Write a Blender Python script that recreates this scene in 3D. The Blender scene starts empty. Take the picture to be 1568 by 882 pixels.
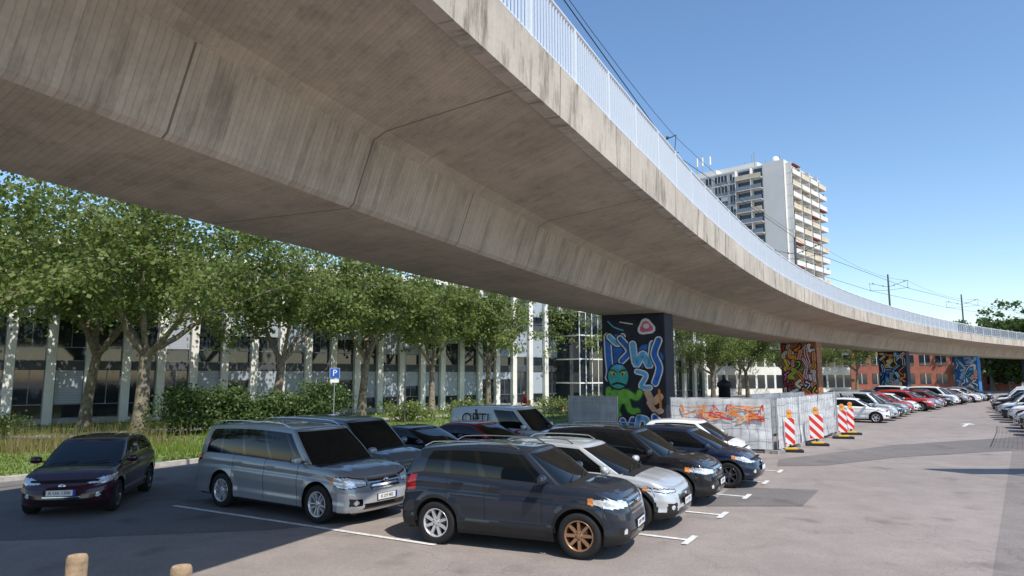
import bpy, bmesh, math, random
import numpy as np
from mathutils import Vector, Matrix
random.seed(7); np.random.seed(7)
R=math.radians
scene=bpy.context.scene
col=scene.collection

# ------------------------------------------------------------------ materials
def newmat(name):
    m=bpy.data.materials.new(name); m.use_nodes=True
    nt=m.node_tree; b=nt.nodes['Principled BSDF']
    return m,nt,b
def pmat(name,c,rough=.6,metal=0,coat=0,spec=.5,var=0,vscale=3,bump=0,bscale=40,emit=None):
    m,nt,b=newmat(name)
    b.inputs['Base Color'].default_value=(*c,1)
    b.inputs['Roughness'].default_value=rough
    b.inputs['Metallic'].default_value=metal
    b.inputs['Coat Weight'].default_value=coat
    b.inputs['Coat Roughness'].default_value=.04
    b.inputs['Specular IOR Level'].default_value=spec
    if var or bump:
        tc=nt.nodes.new('ShaderNodeTexCoord')
    if var:
        n=nt.nodes.new('ShaderNodeTexNoise'); n.inputs['Scale'].default_value=vscale; n.inputs['Detail'].default_value=6
        nt.links.new(tc.outputs['Object'],n.inputs['Vector'])
        r=nt.nodes.new('ShaderNodeMapRange')
        r.inputs['From Min'].default_value=.3; r.inputs['From Max'].default_value=.7
        r.inputs['To Min'].default_value=1-var; r.inputs['To Max'].default_value=1+var
        nt.links.new(n.outputs['Fac'],r.inputs['Value'])
        mx=nt.nodes.new('ShaderNodeVectorMath'); mx.operation='SCALE'
        mx.inputs[0].default_value=c
        nt.links.new(r.outputs[0],mx.inputs['Scale'])
        nt.links.new(mx.outputs[0],b.inputs['Base Color'])
    if bump:
        n2=nt.nodes.new('ShaderNodeTexNoise'); n2.inputs['Scale'].default_value=bscale; n2.inputs['Detail'].default_value=4
        nt.links.new(tc.outputs['Object'],n2.inputs['Vector'])
        bp=nt.nodes.new('ShaderNodeBump'); bp.inputs['Strength'].default_value=bump; bp.inputs['Distance'].default_value=.02
        nt.links.new(n2.outputs['Fac'],bp.inputs['Height']); nt.links.new(bp.outputs[0],b.inputs['Normal'])
    return m

def math_node(nt,op,a,b=None,c=None):
    n=nt.nodes.new('ShaderNodeMath'); n.operation=op
    for i,v in enumerate((a,b,c)):
        if v is None: continue
        if isinstance(v,(int,float)): n.inputs[i].default_value=v
        else: nt.links.new(v,n.inputs[i])
    return n.outputs[0]
def noise(nt,vec,scale,detail=5,rough=.55):
    n=nt.nodes.new('ShaderNodeTexNoise'); n.inputs['Scale'].default_value=scale
    n.inputs['Detail'].default_value=detail; n.inputs['Roughness'].default_value=rough
    nt.links.new(vec,n.inputs['Vector']); return n.outputs['Fac']
def maprange(nt,v,a,b,c,d):
    r=nt.nodes.new('ShaderNodeMapRange')
    for k,x in zip(('From Min','From Max','To Min','To Max'),(a,b,c,d)): r.inputs[k].default_value=x
    nt.links.new(v,r.inputs['Value']); return r.outputs[0]
def mixc(nt,f,a,b):
    n=nt.nodes.new('ShaderNodeMix'); n.data_type='RGBA'
    if isinstance(f,(int,float)): n.inputs[0].default_value=f
    else: nt.links.new(f,n.inputs[0])
    for i,v in ((6,a),(7,b)):
        if isinstance(v,tuple): n.inputs[i].default_value=(*v,1)
        else: nt.links.new(v,n.inputs[i])
    return n.outputs[2]
def scalec(nt,c,f):
    n=nt.nodes.new('ShaderNodeVectorMath'); n.operation='SCALE'
    if isinstance(c,tuple): n.inputs[0].default_value=c
    else: nt.links.new(c,n.inputs[0])
    nt.links.new(f,n.inputs['Scale']); return n.outputs[0]

def concrete(name,c,board=.12,streak=.25,boardamp=.10,skew=0.0,joint=3.6,stain=(.09,.07,.05),edged=.8,vs=.22):
    m,nt,b=newmat(name)
    uv=nt.nodes.new('ShaderNodeUVMap'); uv.uv_map='UVMap'
    sx=nt.nodes.new('ShaderNodeSeparateXYZ'); nt.links.new(uv.outputs[0],sx.inputs[0])
    u0,v=sx.outputs[0],sx.outputs[1]
    u=math_node(nt,'ADD',u0,math_node(nt,'MULTIPLY',v,skew))
    ub=math_node(nt,'DIVIDE',u,board)
    fl=math_node(nt,'FLOOR',ub)
    wn=nt.nodes.new('ShaderNodeTexWhiteNoise'); wn.noise_dimensions='2D'
    cmb=nt.nodes.new('ShaderNodeCombineXYZ'); nt.links.new(fl,cmb.inputs[0])
    nt.links.new(math_node(nt,'FLOOR',math_node(nt,'DIVIDE',v,2.3)),cmb.inputs[1])
    nt.links.new(cmb.outputs[0],wn.inputs['Vector'])
    bv=maprange(nt,wn.outputs['Value'],0,1,1-boardamp,1+boardamp)
    fr=math_node(nt,'FRACT',ub)
    edge=math_node(nt,'LESS_THAN',fr,.16)
    edgef=maprange(nt,edge,0,1,1,edged)
    cv=nt.nodes.new('ShaderNodeCombineXYZ')
    nt.links.new(math_node(nt,'MULTIPLY',u,1.0),cv.inputs[0]); nt.links.new(math_node(nt,'MULTIPLY',v,vs),cv.inputs[1])
    st=noise(nt,cv.outputs[0],2.6,7,.7)
    stf=maprange(nt,st,.5,.75,1,1-streak*1.4)
    big=noise(nt,uv.outputs[0],.45,6,.6); bigf=maprange(nt,big,.3,.7,.80,1.16)
    mid=noise(nt,uv.outputs[0],2.2,6,.7); midf=maprange(nt,mid,.3,.7,.92,1.07)
    fine=noise(nt,uv.outputs[0],14,4,.7); finef=maprange(nt,fine,.3,.7,.92,1.08)
    jf=math_node(nt,'FRACT',math_node(nt,'DIVIDE',u0,joint))
    jn=math_node(nt,'LESS_THAN',jf,.035/joint)
    jnf=maprange(nt,jn,0,1,1,.4)
    f=bv
    for x in (edgef,stf,bigf,midf,finef,jnf): f=math_node(nt,'MULTIPLY',f,x)
    base=mixc(nt,maprange(nt,st,.52,.8,0,streak*2.4),c,stain)
    nt.links.new(scalec(nt,base,f),b.inputs['Base Color'])
    b.inputs['Roughness'].default_value=.85
    bp=nt.nodes.new('ShaderNodeBump'); bp.inputs['Strength'].default_value=.45; bp.inputs['Distance'].default_value=.012
    h=math_node(nt,'ADD',math_node(nt,'MULTIPLY',wn.outputs['Value'],.5),math_node(nt,'MULTIPLY',fine,.6))
    h=math_node(nt,'SUBTRACT',h,math_node(nt,'MULTIPLY',edge,.5))
    nt.links.new(h,bp.inputs['Height']); nt.links.new(bp.outputs[0],b.inputs['Normal'])
    return m

def asphalt(name,c,c2,crack=.5,speck=.25):
    m,nt,b=newmat(name)
    tc=nt.nodes.new('ShaderNodeTexCoord'); P=tc.outputs['Object']
    big=noise(nt,P,.12,6,.6); mid=noise(nt,P,1.1,6,.7); fine=noise(nt,P,45,3,.8); fine2=noise(nt,P,14,3,.8)
    base=mixc(nt,maprange(nt,big,.35,.65,0,1),c,c2)
    f=math_node(nt,'MULTIPLY',maprange(nt,mid,.3,.7,.86,1.12),maprange(nt,fine,.3,.7,1-speck,1+speck))
    f=math_node(nt,'MULTIPLY',f,maprange(nt,fine2,.3,.7,.88,1.1))
    sp=noise(nt,P,.9,2,.4); f=math_node(nt,'MULTIPLY',f,maprange(nt,sp,.62,.74,1,.68))
    vo=nt.nodes.new('ShaderNodeTexVoronoi'); vo.feature='DISTANCE_TO_EDGE'; vo.inputs['Scale'].default_value=.28
    wv=nt.nodes.new('ShaderNodeVectorMath'); wv.operation='ADD'
    nz=nt.nodes.new('ShaderNodeTexNoise'); nz.inputs['Scale'].default_value=1.3; nz.inputs['Detail'].default_value=5
    nt.links.new(P,nz.inputs['Vector']); nt.links.new(P,wv.inputs[0]); nt.links.new(nz.outputs['Color'],wv.inputs[1])
    nt.links.new(wv.outputs[0],vo.inputs['Vector'])
    cr=maprange(nt,vo.outputs['Distance'],.0,.005,1-crack,1)
    f=math_node(nt,'MULTIPLY',f,cr)
    nt.links.new(scalec(nt,base,f),b.inputs['Base Color'])
    b.inputs['Roughness'].default_value=.88
    b.inputs['Specular IOR Level'].default_value=.3
    bp=nt.nodes.new('ShaderNodeBump'); bp.inputs['Strength'].default_value=.35; bp.inputs['Distance'].default_value=.01
    nt.links.new(fine,bp.inputs['Height']); nt.links.new(bp.outputs[0],b.inputs['Normal'])
    return m

def leafmat(name,c,c2,tr=.35):
    m,nt,b=newmat(name)
    g=nt.nodes.new('ShaderNodeTexCoord')
    n=noise(nt,g.outputs['Object'],1.1,4,.7)
    n2=noise(nt,g.outputs['Object'],9,2,.7)
    f=math_node(nt,'ADD',maprange(nt,n,.3,.7,0,.6),maprange(nt,n2,.3,.7,0,.4))
    cc=mixc(nt,f,c,c2)
    nt.links.new(cc,b.inputs['Base Color']); b.inputs['Roughness'].default_value=.45; b.inputs['Specular IOR Level'].default_value=.4
    t=nt.nodes.new('ShaderNodeBsdfTranslucent'); nt.links.new(scalec(nt,cc,maprange(nt,n,0,1,1.7,1.7)),t.inputs['Color'])
    mx=nt.nodes.new('ShaderNodeMixShader'); mx.inputs[0].default_value=tr
    nt.links.new(b.outputs[0],mx.inputs[1]); nt.links.new(t.outputs[0],mx.inputs[2])
    nt.links.new(mx.outputs[0],nt.nodes['Material Output'].inputs[0])
    return m

def stripes(name,c1,c2,k,axis='diag',rough=.5):
    m,nt,b=newmat(name)
    tc=nt.nodes.new('ShaderNodeTexCoord'); s=nt.nodes.new('ShaderNodeSeparateXYZ'); nt.links.new(tc.outputs['Object'],s.inputs[0])
    if axis=='diag': a=math_node(nt,'ADD',s.outputs[0],s.outputs[2])
    else: a=s.outputs[2]
    f=math_node(nt,'GREATER_THAN',math_node(nt,'FRACT',math_node(nt,'MULTIPLY',a,k)),.5)
    nt.links.new(mixc(nt,f,c1,c2),b.inputs['Base Color']); b.inputs['Roughness'].default_value=rough
    return m

def paint(name,c,metal=.3):
    return pmat(name,c,.36,metal,1.0,.15)

# ------------------------------------------------------------------ mesh builder
class MB:
    def __init__(s): s.v=[];s.f=[];s.m=[];s.sm=[]
    def add(s,vs,fs,mi=0,smooth=False):
        o=len(s.v); s.v.extend([tuple(p) for p in vs])
        for f in fs:
            s.f.append(tuple(i+o for i in f)); s.m.append(mi); s.sm.append(smooth)
    def box(s,x0,x1,y0,y1,z0,z1,mi=0,M=None):
        vs=[(x,y,z) for x in (x0,x1) for y in (y0,y1) for z in (z0,z1)]
        if M is not None: vs=[tuple(M@Vector(p)) for p in vs]
        s.add(vs,[(0,1,3,2),(4,6,7,5),(0,4,5,1),(2,3,7,6),(0,2,6,4),(1,5,7,3)],mi)
    def tube(s,pts,rad,n=8,mi=0,cap=True,smooth=True):
        pts=[Vector(p) for p in pts]
        if not hasattr(rad,'__len__'): rad=[rad]*len(pts)
        vs=[];fs=[]
        up=Vector((0,0,1))
        for i,p in enumerate(pts):
            d=(pts[min(i+1,len(pts)-1)]-pts[max(i-1,0)])
            if d.length<1e-9: d=Vector((0,0,1))
            d.normalize()
            a=d.cross(up if abs(d.z)<.9 else Vector((1,0,0))).normalized(); b=d.cross(a)
            for k in range(n):
                t=2*math.pi*k/n
                vs.append(p+(a*math.cos(t)+b*math.sin(t))*rad[i])
        for i in range(len(pts)-1):
            for k in range(n):
                k2=(k+1)%n
                fs.append((i*n+k,i*n+k2,(i+1)*n+k2,(i+1)*n+k))
        s.add(vs,fs,mi,smooth)
        if cap:
            s.add(vs[:n],[tuple(range(n))],mi); s.add(vs[-n:],[tuple(range(n))[::-1]],mi)
    def lathe(s,prof,n=32,mi=0,axis='y',c=(0,0,0),smooth=True):
        vs=[];fs=[]
        for (r,h) in prof:
            for k in range(n):
                t=2*math.pi*k/n
                if axis=='y': vs.append((c[0]+r*math.cos(t),c[1]+h,c[2]+r*math.sin(t)))
                else: vs.append((c[0]+r*math.cos(t),c[1]+r*math.sin(t),c[2]+h))
        for i in range(len(prof)-1):
            for k in range(n):
                k2=(k+1)%n; fs.append((i*n+k,i*n+k2,(i+1)*n+k2,(i+1)*n+k))
        s.add(vs,fs,mi,smooth)
    def ball(s,c,rx,ry,rz,mi=0,n=12,e=1.0):
        vs=[];fs=[]
        def sp(v): return math.copysign(abs(v)**e,v)
        for i in range(n+1):
            a=-math.pi/2+math.pi*i/n
            for k in range(2*n):
                t=math.pi*k/n
                vs.append((c[0]+rx*sp(math.cos(a))*sp(math.cos(t)),c[1]+ry*sp(math.cos(a))*sp(math.sin(t)),c[2]+rz*sp(math.sin(a))))
        for i in range(n):
            for k in range(2*n):
                k2=(k+1)%(2*n); fs.append((i*2*n+k,i*2*n+k2,(i+1)*2*n+k2,(i+1)*2*n+k))
        s.add(vs,fs,mi,True)
    def mesh(s,name,mats):
        me=bpy.data.meshes.new(name); me.from_pydata(s.v,[],s.f)
        for m in mats: me.materials.append(m)
        me.polygons.foreach_set('material_index',s.m); me.polygons.foreach_set('use_smooth',s.sm); me.update()
        return me
    def obj(s,name,mats,parent=None,loc=(0,0,0),rz=0,bevel=0):
        o=bpy.data.objects.new(name,s.mesh(name,mats)); col.objects.link(o)
        o.location=loc; o.rotation_euler=(0,0,rz)
        if parent: o.parent=parent
        if bevel:
            b=o.modifiers.new('b','BEVEL'); b.width=bevel; b.segments=2; b.limit_method='ANGLE'
        return o
def empty(name,loc=(0,0,0),rz=0):
    e=bpy.data.objects.new(name,None); e.empty_display_size=.3; col.objects.link(e); e.location=loc; e.rotation_euler=(0,0,rz); return e
def text(s,size,mat,parent,loc,rot,name='lettering',ext=.001):
    c=bpy.data.curves.new(name,'FONT'); c.body=s; c.size=size; c.align_x='CENTER'; c.align_y='CENTER'; c.extrude=ext
    c.materials.append(mat); o=bpy.data.objects.new(name,c); col.objects.link(o); o.parent=parent; o.location=loc; o.rotation_euler=rot; return o

# ------------------------------------------------------------------ world / sun / camera
SUN=Vector((.6*math.cos(R(54)),-.8*math.cos(R(54)),math.sin(R(54))))
w=bpy.data.worlds.new("World"); scene.world=w; w.use_nodes=True
nt=w.node_tree; sky=nt.nodes.new('ShaderNodeTexSky'); sky.sky_type='NISHITA'; sky.sun_disc=False
sky.sun_elevation=R(54); sky.sun_rotation=math.atan2(.6,-.8); sky.air_density=1.0; sky.dust_density=.35; sky.ozone_density=1.5
hs=nt.nodes.new('ShaderNodeHueSaturation'); hs.inputs['Saturation'].default_value=1.12; hs.inputs['Value'].default_value=1.5
nt.links.new(sky.outputs[0],hs.inputs['Color'])
bg=nt.nodes['Background']; nt.links.new(hs.outputs[0],bg.inputs[0]); bg.inputs[1].default_value=.13
L=bpy.data.lights.new('sun','SUN'); L.energy=5.0; L.angle=R(.5); L.color=(1,.94,.85)
so=bpy.data.objects.new('sun',L); col.objects.link(so); so.rotation_euler=SUN.to_track_quat('Z','Y').to_euler(); so.location=(20,-20,40)
cam=bpy.data.cameras.new('camera'); co=bpy.data.objects.new('camera',cam); col.objects.link(co)
cam.lens=24; cam.sensor_width=36; cam.clip_end=3000; cam.clip_start=.05
co.location=(0,0,2.82); co.rotation_euler=(R(90+7.3),0,0)
scene.camera=co
scene.view_settings.view_transform='Standard'; scene.view_settings.look='None'; scene.view_settings.exposure=0

# ------------------------------------------------------------------ shared mats
M_gap=pmat('gap_dark',(.006,.006,.006),.8)
M_glass=pmat('car_glass',(.006,.008,.009),.02,0,0,.5)
M_plast=pmat('black_plastic',(.020,.020,.021),.55,0,0,.3,var=.15,vscale=30)
M_gloss=pmat('gloss_black',(.01,.01,.011),.15,0,.5)
M_chrome=pmat('chrome',(.78,.78,.79),.14,1)
M_head=pmat('headlamp',(.78,.81,.84),.14,.4,1,var=.3,vscale=28)
M_tail=pmat('tail_lamp',(.30,.008,.008),.15,0,1)
M_amber=pmat('amber_lens',(.75,.25,.04),.2,0,1)
M_plate=pmat('plate_white',(.78,.78,.76),.4)
M_blk=pmat('ink_black',(.01,.01,.01),.6)
M_blue=pmat('plate_blue',(.01,.05,.4),.5)
M_tyre=pmat('tyre_rubber',(.018,.018,.018),.8,0,0,.3,var=.2,vscale=40)
M_alloy=pmat('alloy',(.66,.67,.69),.3,.6)
M_bronze=pmat('bronze_rim',(.40,.23,.13),.35,.6)
M_darkrim=pmat('dark_rim',(.14,.14,.15),.3,.8)
M_under=pmat('underbody',(.008,.008,.008),.9)
M_silverplast=pmat('silver_plastic',(.5,.51,.52),.4,.4)

# ------------------------------------------------------------------ cars
def wheel_mesh(r,nsp,dbl,name):
    b=MB(); n=40
    R0=.66*r
    b.lathe([(R0,-.10),(.88*r,-.115),(.97*r,-.095),(r,-.07),(r,.07),(.975*r,.095),(.9*r,.11),(.8*r,.113),(.7*r,.108),(R0,.10)],n,0)
    b.lathe([(R0,.10),(R0+.006,.104),(R0-.004,.107),(R0-.016,.10),(R0-.022,.06),(R0-.03,-.08)],n,1)
    b.lathe([(R0-.02,-.02),(.01,-.02)],n,2)
    b.lathe([(r*.42,.0),(r*.42,.012),(.02,.012)],n,3)
    b.lathe([(.075,.03),(.075,.07),(.06,.085),(.028,.09),(.0,.09)],18,1)
    def spoke(a,wd0,wd1,off0=0,off1=0):
        ca,sa=math.cos(a),math.sin(a)
        pts=[]
        for (rr,wd,of,y0,y1) in ((.05,wd0,off0,.03,.082),(R0-.012,wd1,off1,.05,.096)):
            for sgn in (-1,1):
                for yy in (y0,y1):
                    t=of+sgn*wd*(.5 if yy==y1 else .65)
                    pts.append((rr*ca-t*sa,yy,rr*sa+t*ca))
        b.add(pts,[(0,1,3,2),(4,6,7,5),(0,4,5,1),(2,3,7,6),(0,2,6,4),(1,5,7,3)],1)
    for i in range(nsp):
        a=2*math.pi*i/nsp+.3
        if dbl:
            spoke(a,.026,.03,-.022,-.05); spoke(a,.026,.03,.022,.05)
        else: spoke(a,.05,.04)
    for i in range(5):
        a=2*math.pi*i/5; b.lathe([(.012,.088),(.0,.092)],6,2,c=(.05*math.cos(a),0,.05*math.sin(a)))
    return b.mesh(name,[M_tyre,M_alloy,M_gap,M_darkrim])
WH={}
def get_wheel(r,nsp,dbl):
    k=(r,nsp,dbl)
    if k not in WH: WH[k]=wheel_mesh(r,nsp,dbl,'wheel')
    return WH[k]

def resample(x,y,n):
    d=np.concatenate([[0],np.cumsum(np.hypot(np.diff(x),np.diff(y)))])
    t=np.linspace(0,d[-1],n); return np.interp(t,d,x),np.interp(t,d,y)
def half_outline(xf,xr,w,cf,cr,n1,n2,NF,NR,sx):
    ph=np.linspace(0,np.pi/2,300)
    s=np.sin(ph)**(2/n1); c=np.cos(ph)**(2/n1)
    fx,fy=resample(xf-cf+cf*c,w*s,NF)
    s=np.sin(ph[::-1])**(2/n2); c=np.cos(ph[::-1])**(2/n2)
    rx,ry=resample(xr+cr-cr*c,w*s,NR)
    X=np.concatenate([fx,sx,rx]); Y=np.concatenate([fy,np.full(len(sx),w),ry])
    kind=np.concatenate([np.zeros(NF),np.ones(len(sx)),np.full(NR,2)])
    return X,Y,kind

DEF=dict(nf=3.0,nr=4.0,cf=.5,cr=.3,trim=.30,clad=False,rails=False,noside=False,pill=[(.40,.45),(.76,.80)],end=.97,
         grille=(.50,.56,.78),hl=(.46,.60,.77,.10),tl=(.72,.78,1.0),chromebars=0,crown=.035,gt=.74,skid=False,
         seams=(.62,-.42,-1.2),tall=0,sunlit_chin=0,rise=0)
T={}
T['suv']=dict(L=4.10,w=.885,H=1.66,r=.35,xwf=1.27,xwr=-1.25,zt=[(-2.05,1.05),(-1.7,1.17),(-.6,1.14),(.4,1.10),(.9,1.08),(1.1,1.07),(1.65,1.03),(1.9,.98),(2.05,.89)],
   g=(1.10,-2.0,.42,-1.74),trim=.44,clad=True,rails=True,grille=(.46,.66,.88),hl=(.52,.74,.92,.075),tl=(.7,.86,1.12),chromebars=.066,seams=(.66,-.34,-1.05),pill=[(.44,.48),(.70,.74)],end=.90,nf=3.4,cf=.46)
T['suv2']=dict(T['suv'],L=4.4,xwf=1.37,xwr=-1.32,zt=[(-2.2,1.0),(-1.8,1.1),(-.6,1.07),(.9,1.03),(1.2,1.02),(1.75,.98),(2.05,.92),(2.2,.82)],g=(1.2,-2.12,.4,-1.8),H=1.63,grille=(.5,.58,.80),hl=(.56,.66,.84,.07),tl=(.7,.85,1.02))
T['mpv']=dict(L=5.13,w=.955,H=1.80,r=.36,xwf=1.62,xwr=-1.40,zt=[(-2.56,1.0),(-2.2,1.12),(-1,1.12),(.9,1.08),(1.3,1.06),(2.1,1.0),(2.42,.93),(2.56,.83)],
   g=(1.52,-2.48,.72,-2.3),trim=.27,clad=False,rails=True,grille=(.42,.64,.84),hl=(.5,.66,.90,.07),tl=(.7,.95,1.35),chromebars=.06,seams=(1.02,.0,-1.05),pill=[(.30,.325),(.55,.575),(.79,.81)],end=.96,sunlit_chin=.60)
T['hatch']=dict(L=3.95,w=.85,H=1.47,r=.315,xwf=1.25,xwr=-1.22,zt=[(-1.97,.92),(-1.6,1.02),(-.6,.98),(.8,.93),(1.1,.91),(1.6,.85),(1.85,.76),(1.97,.66)],
   g=(1.15,-1.9,.28,-1.45),trim=.24,grille=(.40,.30,.42),hl=(.48,.60,.76,.14),tl=(.72,.75,1.0),seams=(.70,-.40),pill=[(.45,.475)],end=.9)
T['crossover']=dict(L=4.25,w=.90,H=1.53,r=.335,xwf=1.33,xwr=-1.27,zt=[(-2.12,.95),(-1.7,1.03),(-.6,1.0),(.9,.97),(1.2,.96),(1.75,.90),(2.0,.84),(2.12,.74)],
   g=(1.22,-2.02,.3,-1.6),trim=.36,clad=True,rails=True,grille=(.50,.46,.66),hl=(.52,.66,.76,.07),tl=(.72,.8,.98),seams=(.70,-.36,-1.1),pill=[(.44,.47),(.74,.77)],end=.9,skid=True)
T['estate']=dict(L=4.5,w=.91,H=1.55,r=.34,xwf=1.42,xwr=-1.3,zt=[(-2.25,.95),(-1.8,1.04),(-.6,1.0),(.9,.97),(1.2,.96),(1.8,.9),(2.1,.84),(2.25,.74)],
   g=(1.25,-2.15,.32,-1.8),trim=.27,rails=True,grille=(.48,.52,.74),hl=(.55,.64,.78,.08),tl=(.72,.78,1.0),seams=(.72,-.36,-1.12),pill=[(.42,.45),(.72,.75)],end=.94,chromebars=.07)
T['sedan']=dict(L=4.55,w=.9,H=1.42,r=.33,xwf=1.42,xwr=-1.32,zt=[(-2.27,.93),(-1.9,1.0),(-1.3,.98),(.9,.93),(1.2,.92),(1.8,.85),(2.1,.78),(2.27,.68)],
   g=(1.2,-1.75,.3,-1.0),trim=.25,grille=(.46,.46,.66),hl=(.5,.6,.74,.08),tl=(.7,.75,.95),seams=(.72,-.3,-1.1),pill=[(.5,.53)],end=.93)
T['van']=dict(L=4.42,w=.90,H=1.80,r=.325,xwf=1.4,xwr=-1.3,zt=[(-2.21,1.0),(-1.9,1.1),(-.6,1.1),(.9,1.06),(1.3,1.03),(1.85,.96),(2.08,.88),(2.21,.76)],
   g=(1.4,-2.16,.62,-2.08),trim=.28,grille=(.44,.56,.74),hl=(.5,.66,.86,.06),tl=(.74,.9,1.35),seams=(.95,-.1,-1.0),pill=[(.31,.34),(.6,.64)],end=.94,gt=.80)
T['panelvan']=dict(T['van'],noside=.33)
T['city']=dict(L=3.5,w=.82,H=1.5,r=.30,xwf=1.1,xwr=-1.1,zt=[(-1.75,.9),(-1.4,1.0),(-.6,.98),(.7,.95),(1.0,.94),(1.4,.88),(1.65,.78),(1.75,.66)],
   g=(1.1,-1.68,.35,-1.25),trim=.26,grille=(.36,.32,.44),hl=(.55,.60,.78,.08),tl=(.7,.72,.95),seams=(.6,-.55),pill=[(.5,.53)],end=.88)
CM={}
def car_mesh(key):
    if key in CM: return CM[key]
    P=dict(DEF); P.update(T[key])
    L_=P['L']; xf=L_/2; xr=-L_/2; w=P['w']; r=P['r']; ra=r+.065; H=P['H']
    ztx=np.array([a for a,_ in P['zt']]); ztz=np.array([b for _,b in P['zt']])
    def zt(x):
        s=0
        for d,k in ((-.12,.25),(0,.5),(.12,.25)): s=s+k*np.interp(x+d,ztx,ztz)
        return s
    cf,cr=P['cf'],P['cr']
    sx=list(np.arange(xf-cf-.02,xr+cr+.02,-.03))
    for xw in (P['xwf'],P['xwr']):
        for a in np.linspace(0,180,25): sx.append(xw+ra*math.cos(R(a))*.9995)
        sx+= [xw+ra*1.002,xw-ra*1.002]
    for s_ in P['seams']:
        sx=[x for x in sx if abs(x-s_)>.012]; sx+=[s_-.007,s_+.007]
    sx=sorted(set([round(x,4) for x in sx if xr+cr<x<xf-cf]),reverse=True)
    sx=np.array(sx)
    X,Y,kind=half_outline(xf,xr,w,cf,cr,P['nf'],P['nr'],46,30,sx)
    Y=Y*(1-.045*(X/xf)**2)
    zlow=np.interp(X,[xr,xr+.3,P['xwr'],P['xwf'],xf-.3,xf],[.30,.26,.22,.22,.22,.24])
    ztop=zt(X)
    for xw in (P['xwf'],P['xwr']):
        d=np.abs(X-xw); msk=(d<ra)&(Y>.78*w)
        zlow=np.where(msk,np.maximum(zlow,r+np.sqrt(np.maximum(ra**2-d**2,0))),zlow)
    NJ=36
    f=np.linspace(0,1,NJ)[:,None]
    Z=zlow+f*(ztop-zlow)
    q=(Z-.22)/(ztop-.22)
    WF=np.interp(q,[0,.06,.2,.3,.5,.68,.74,.85,.93,.97,1],[.93,.962,.985,.970,1.0,1.0,.975,.985,.965,.94,.905])
    FI=np.interp(q,[0,.15,.3,.5,.7,.85,.93,1],[.09,.02,0,.012,.04,.07,.11,.20])
    RI=np.interp(q,[0,.1,.25,.45,.55,.9,1],[.09,.02,0,.0,.04,.07,.11])
    wf=np.clip((X-(xf-.75))/.75,0,1)**.8; wr=np.clip(((xr+.6)-X)/.6,0,1)**.8
    XX=X-FI*wf+RI*wr
    fl=np.zeros_like(Z)
    for xw in (P['xwf'],P['xwr']):
        dd=np.hypot(X-xw,Z-r); fl=np.maximum(fl,np.clip(1-(dd-ra)/.13,0,1))
    YY=Y*WF+np.where(Y>.7*w,fl*.024,0)
    K=len(X)
    V=[];F=[];MI=[]
    def addgrid(GX,GY,GZ,mi):
        o=len(V); J,Kk=GX.shape
        V.extend(np.stack([GX.ravel(),GY.ravel(),GZ.ravel()],1).tolist())
        a=(np.arange(J-1)[:,None]*Kk+np.arange(Kk-1)[None,:]).ravel()+o
        F.extend(np.stack([a,a+1,a+Kk+1,a+Kk],1).tolist()); MI.extend(mi.ravel().tolist())
    cen=lambda A:(A[:-1,:-1]+A[1:,:-1]+A[:-1,1:]+A[1:,1:])/4
    cx,cy,cz=cen(XX),cen(YY),cen(Z)
    x0=(X[:-1]+X[1:])/2; x0=np.broadcast_to(x0,cx.shape)
    kk=np.broadcast_to((kind[:-1]+kind[1:])/2,cx.shape)
    m=np.zeros(cx.shape,int)
    m[cz<P['trim']]=2
    if P['sunlit_chin']: m[(x0>xf-.42)&(cz<P['sunlit_chin'])&(cz>.24)]=6  # minivan bumper coloured lighter, standing in for sun on its front
    if P['clad']:
        for xw in (P['xwf'],P['xwr']):
            m[(np.hypot(cx-xw,cz-r)<ra+.055)&(cy>.75*w)]=2
    else:
        for xw in (P['xwf'],P['xwr']):
            m[(np.hypot(cx-xw,cz-r)<ra+.008)&(cy>.75*w)]=7
    for s_ in P['seams']:
        m[(np.abs(x0-s_)<.0072)&(kk>.6)&(kk<1.4)&(cz>P['trim']+.03)]=7
    hy,h0,h1,hs=P['hl']
    hlen=.62
    zc=(h0+h1)/2+hs*(xf-x0); hh=(h1-h0)/2*np.clip(.55+1.0*(np.abs(cy)/w-hy),.45,1)*np.clip(1.25-(xf-x0)/hlen*.75,.2,1)
    dz=np.abs(cz-zc)
    hm=(x0>xf-hlen)&(cy>hy*w)&(dz<hh)
    m[hm]=4
    m[hm&((dz>hh-.016)|(cy<hy*w+.02))]=8
    m[hm&(x0<xf-hlen+.10)]=9
    gy,g0,g1=P['grille']
    gm=(cy<gy*w)&(cz>g0)&(cz<g1)&(x0>xf-.4)
    m[gm]=8
    if P['chromebars']:
        ph=np.mod((cz-g0)/P['chromebars'],1)
        m[gm&(ph<.36)]=3
    else:
        m[gm&(cz>g1-.025)]=3
    li=(cy<.58*w)&(cz>.29)&(cz<.40)&(x0>xf-.4); m[li]=8
    fg=(x0>xf-.5)&(cy>.62*w)&(cy<.86*w)&(cz>.36)&(cz<.50); m[fg]=8
    fc=(x0>xf-.5)&(np.hypot(cy-.74*w,cz-.43)<.04); m[fc]=4
    if P['skid']:
        m[(x0>xf-.5)&(cy<.6*w)&(cz<.29)]=10
    ty,t0,t1=P['tl']
    m[(x0<xr+.35)&(cy>ty*w)&(cz>t0)&(cz<t1)]=5
    if P['clad']: m[(x0<xr+.3)&(cz<.5)&(kk>1.5)]=2
    addgrid(XX,YY,Z,m); addgrid(XX,-YY,Z,m)
    C=np.array(sorted(set(list(np.linspace(-1,1,25))+[-.872,-.86,.86,.872])))
    TX=np.broadcast_to(XX[-1],(len(C),K)); TY=C[:,None]*YY[-1][None,:]
    TZ=Z[-1][None,:]+P['crown']*(1-C[:,None]**4)*(YY[-1]/w)[None,:]
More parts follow.
